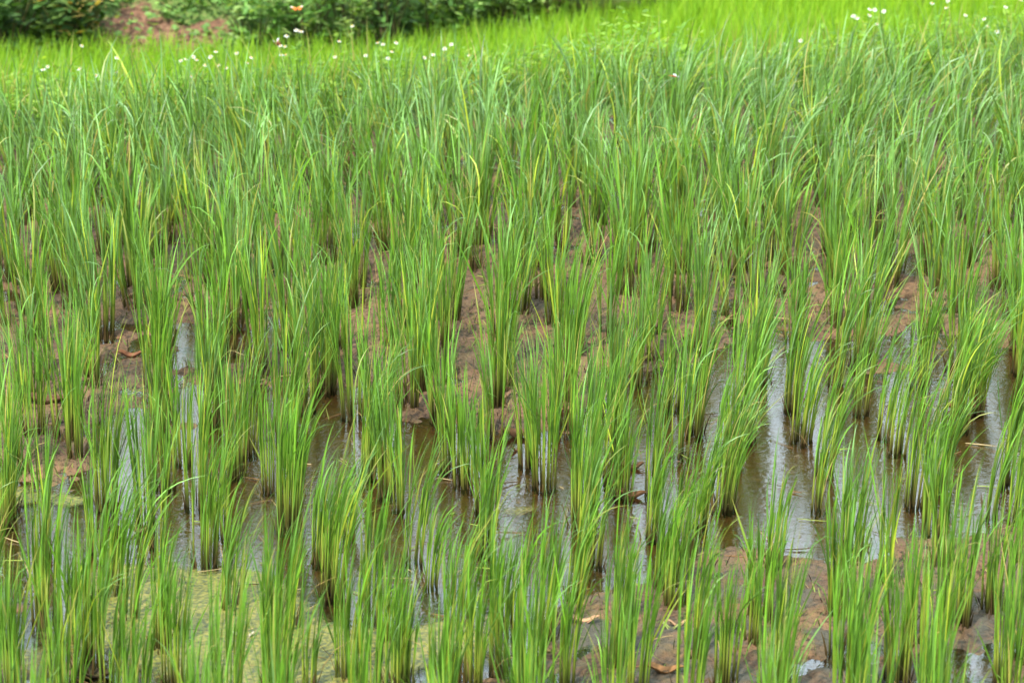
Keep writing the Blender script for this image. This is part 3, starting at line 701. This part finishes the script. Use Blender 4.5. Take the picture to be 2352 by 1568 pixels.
# ---------------------------------------------------------------- shrubs along the foot of the hillside
def shrub(px, w, h, cols, leaf, wr, n, label, name='shrub', dy=.25, cat='shrub', seed=0, lowcut=.0):
    rs = np.random.RandomState(seed + int(px))
    # stand at the back edge of the lower field
    d = ray(px, 70); yb = 19.3
    for _ in range(6): yb = float(y_back(d[0] * yb / d[1])) + dy
    x = d[0] * yb / d[1]; z0 = float(hill_z(np.array([x]), np.array([yb]))[0])
    t = thing(name, label, cat, (x, yb, z0), 'shrubs along the foot of the hillside')
    ns = 9
    a = rs.uniform(0, 6.283, ns); od = np.stack([np.cos(a), np.sin(a), 0 * a], 1)
    V, Q, c = tubes(od * .03, norm(od * rs.uniform(.1, .9, ns)[:, None] * w / h + np.array([0, 0, 1.])), od, rs.uniform(.6, .95, ns) * h, rs.uniform(0, .4, ns), np.full(ns, .012), np.full(ns, .004), 6, np.ones((ns, 3)) * np.array([.09, .06, .035]), np.ones((ns, 3)) * np.array([.10, .14, .04]), 5)
    mesh_obj('stems', V, Q, c, M_stem, t)
    # leaf clusters inside a lumpy volume
    nc = 26; cp = rs.normal(0, 1, (nc, 3)); cp = norm(cp) * rs.uniform(.35, 1.0, (nc, 1)) ** .6
    cp = cp * np.array([w * .5, w * .45, h * .5]) + np.array([0, 0, h * .52])
    k = rs.randint(0, nc, n); P = cp[k] + rs.normal(0, 1, (n, 3)) * np.array([.16, .16, .13]) * w * .5
    P[:, 2] = np.clip(P[:, 2], .02, None)
    tone = rs.uniform(.65, 1.3, nc)[k][:, None]
    V, Q, c = leaflets(rs, P, leaf, cols, wr=wr)
    c = c * np.repeat(tone, len(V) // n, axis=0)
    mesh_obj('foliage', V, Q, c, M_bush, t)
    return t
DG = [(.06, .14, .03), (.09, .18, .04), (.05, .11, .025), (.15, .24, .05)]
MG = [(.13, .28, .05), (.19, .36, .08), (.11, .23, .04), (.28, .40, .12)]
YG = [(.26, .42, .07), (.34, .48, .11), (.17, .31, .05)]
shrub(20, .75, 1.0, DG, (.08, .16), .3, 900, 'dark shrub with long drooping leaves at the far left corner')
shrub(165, .62, .95, DG + [(.4, .3, .08)], (.08, .17), .3, 780, 'dark shrub with some yellowed leaves left of the red soil')
shrub(590, .42, .55, MG, (.06, .13), .22, 540, 'low spiky green shrub just right of the red soil')
shrub(700, .5, .75, MG, (.06, .13), .22, 660, 'spiky leaved green shrub behind the butterfly')
shrub(800, .5, .8, MG + YG, (.04, .09), .45, 660, 'rounded mid green shrub right of the spiky shrubs')
shrub(885, .5, .95, DG + MG, (.05, .1), .4, 720, 'dense darker shrub near the middle of the hill foot')
shrub(985, .5, .75, YG + MG, (.04, .08), .5, 720, 'yellow green leafy shrub right of the darkest shrub')
shrub(1075, .45, .6, MG, (.04, .08), .5, 600, 'mid green bush in the centre of the hill foot')
shrub(1165, .45, .5, YG, (.04, .07), .5, 600, 'low yellow green bush left of the silvery grass', dy=.35)
shrub(1255, .45, .42, YG + [(.25, .2, .08)], (.04, .08), .45, 540, 'low yellowish weed bush beside the silvery grass', dy=.3)
for i, (px_, lab, sc_) in enumerate(((1370, 'large silvery green tussock of arching grass at the hill foot', 1.0), (1465, 'smaller brownish grass tussock beside the large silvery one', .7))):
    d = ray(px_, 60); yb = 19.6
    for _ in range(6): yb = float(y_back(d[0] * yb / d[1])) + .2
    x = d[0] * yb / d[1]
    t = thing('grass_tussock', lab, 'grass tussock', (x, yb, float(hill_z(np.array([x]), np.array([yb]))[0])), 'grass tussocks at the hill foot')
    rs = np.random.RandomState(40 + i); n = 700
    a = rs.uniform(0, 6.283, n); od = np.stack([np.cos(a), np.sin(a), 0 * a], 1)
    cs = np.array([(.13, .22, .10), (.18, .26, .13), (.10, .17, .06), (.3, .26, .13)])[rs.randint(0, 4, n)]
    V, Q, c = ribbons(od * rs.uniform(0, .08, (n, 1)), norm(od * rs.uniform(.05, .9, (n, 1)) + np.array([0, 0, 1.])), od, rs.uniform(.3, .75, n) * sc_, rs.uniform(.4, 1.6, n), rs.uniform(.2, 1.2, n), np.full(n, .006), 7, np.interp(np.linspace(0, 1, 8), np.linspace(0, 1, 9), PROF), cs, cs, .3, rs.normal(0, .5, n))
    mesh_obj('blades', V, Q, c, M_bush, t)

# low plants creeping over the hillside
b = Bag(); rs = np.random.RandomState(70)
n = 130000; x = rs.uniform(-7, 9, n); y = y_back(x) + 7 * rs.uniform(0, 1, n) ** 2
sm = np.exp(-(((x + 2.55) / .60) ** 2 + ((y - 19.35) / .42) ** 2)) + (fbm(x * 3, y * 3, 40) - .5) * .9
k = rs.uniform(0, 1, n) < np.clip(1.0 - (sm - .35) * 5, .12, 1); x, y = x[k], y[k]
P = np.stack([x, y, hill_z(x, y) + rs.uniform(0, .07, len(x)) + .10 * (fbm(x * 5, y * 5, 71) > .5) * rs.uniform(0, 1, len(x))], 1)
V, Q, c = leaflets(rs, P, (.03, .07), [(.14, .28, .05), (.19, .34, .07), (.10, .2, .04), (.24, .31, .09)], wr=.6); b.add(V, Q, c)
o = b.build('hillside_groundcover', M_bush); tag(o, 'low creeping green plants covering the hillside around the red soil', 'ground cover', kind='stuff')
# tree line far up the hillside, above the picture and seen only as a reflection
# ---------------------------------------------------------------- light, sky, camera
EL, ROT = math.radians(58), math.radians(-155)
wd = bpy.data.worlds.new('World'); bpy.context.scene.world = wd; wd.use_nodes = True
nt = wd.node_tree; L = nt.links; nt.nodes.clear()
out = nt.nodes.new('ShaderNodeOutputWorld'); bg = nt.nodes.new('ShaderNodeBackground'); bg.inputs['Strength'].default_value = .1
sky = nt.nodes.new('ShaderNodeTexSky'); sky.sky_type = 'NISHITA'; sky.sun_disc = False; sky.sun_elevation = EL; sky.sun_rotation = ROT; sky.dust_density = 2.5; sky.altitude = 200
tc = nt.nodes.new('ShaderNodeTexCoord')
mp = nt.nodes.new('ShaderNodeMapping'); mp.inputs['Scale'].default_value = (1, 1, 2.6); L.new(tc.outputs['Generated'], mp.inputs[0])
no = nt.nodes.new('ShaderNodeTexNoise'); no.inputs['Scale'].default_value = 2.6; no.inputs['Detail'].default_value = 7; no.inputs['Roughness'].default_value = .55; L.new(mp.outputs[0], no.inputs['Vector'])
cr = ramp(nt, [(.26, (.25, .25, .25)), (.52, (1, 1, 1))]); L.new(no.outputs['Fac'], cr.inputs[0])
mx = nt.nodes.new('ShaderNodeMix'); mx.data_type = 'RGBA'; mx.inputs[7].default_value = (15.0, 18.0, 19.8, 1)
L.new(cr.outputs[0], mx.inputs[0]); L.new(sky.outputs[0], mx.inputs[6]); L.new(mx.outputs[2], bg.inputs['Color']); L.new(bg.outputs[0], out.inputs[0])
sun = bpy.data.objects.new('sun', bpy.data.lights.new('sun', 'SUN')); C.objects.link(sun)
sun.data.energy = 4.8; sun.data.angle = math.radians(2); sun.data.color = (1, .95, .86)
# direction to the sun matches the sky: rotation measured clockwise from +Y
sd = np.array([math.sin(ROT) * math.cos(EL), math.cos(ROT) * math.cos(EL), math.sin(EL)])
import mathutils
sun.rotation_euler = mathutils.Vector(sd).to_track_quat('Z', 'Y').to_euler()
cam = bpy.data.objects.new('camera', bpy.data.cameras.new('camera')); C.objects.link(cam)
cam.location = (0, 0, CAMZ); cam.rotation_euler = (math.pi / 2 - PITCH, 0, 0)
cam.data.lens = 100; cam.data.sensor_width = 36; cam.data.clip_end = 2000; cam.data.clip_start = .1
cam.data.dof.use_dof = True; cam.data.dof.focus_distance = 10.6; cam.data.dof.aperture_fstop = 4.0
sc = bpy.context.scene; sc.camera = cam
sc.view_settings.view_transform = 'Standard'; sc.view_settings.look = 'None'; sc.view_settings.exposure = .76; sc.view_settings.gamma = 1
sc.cycles.max_bounces = 8; sc.cycles.transparent_max_bounces = 12; sc.cycles.use_denoising = True
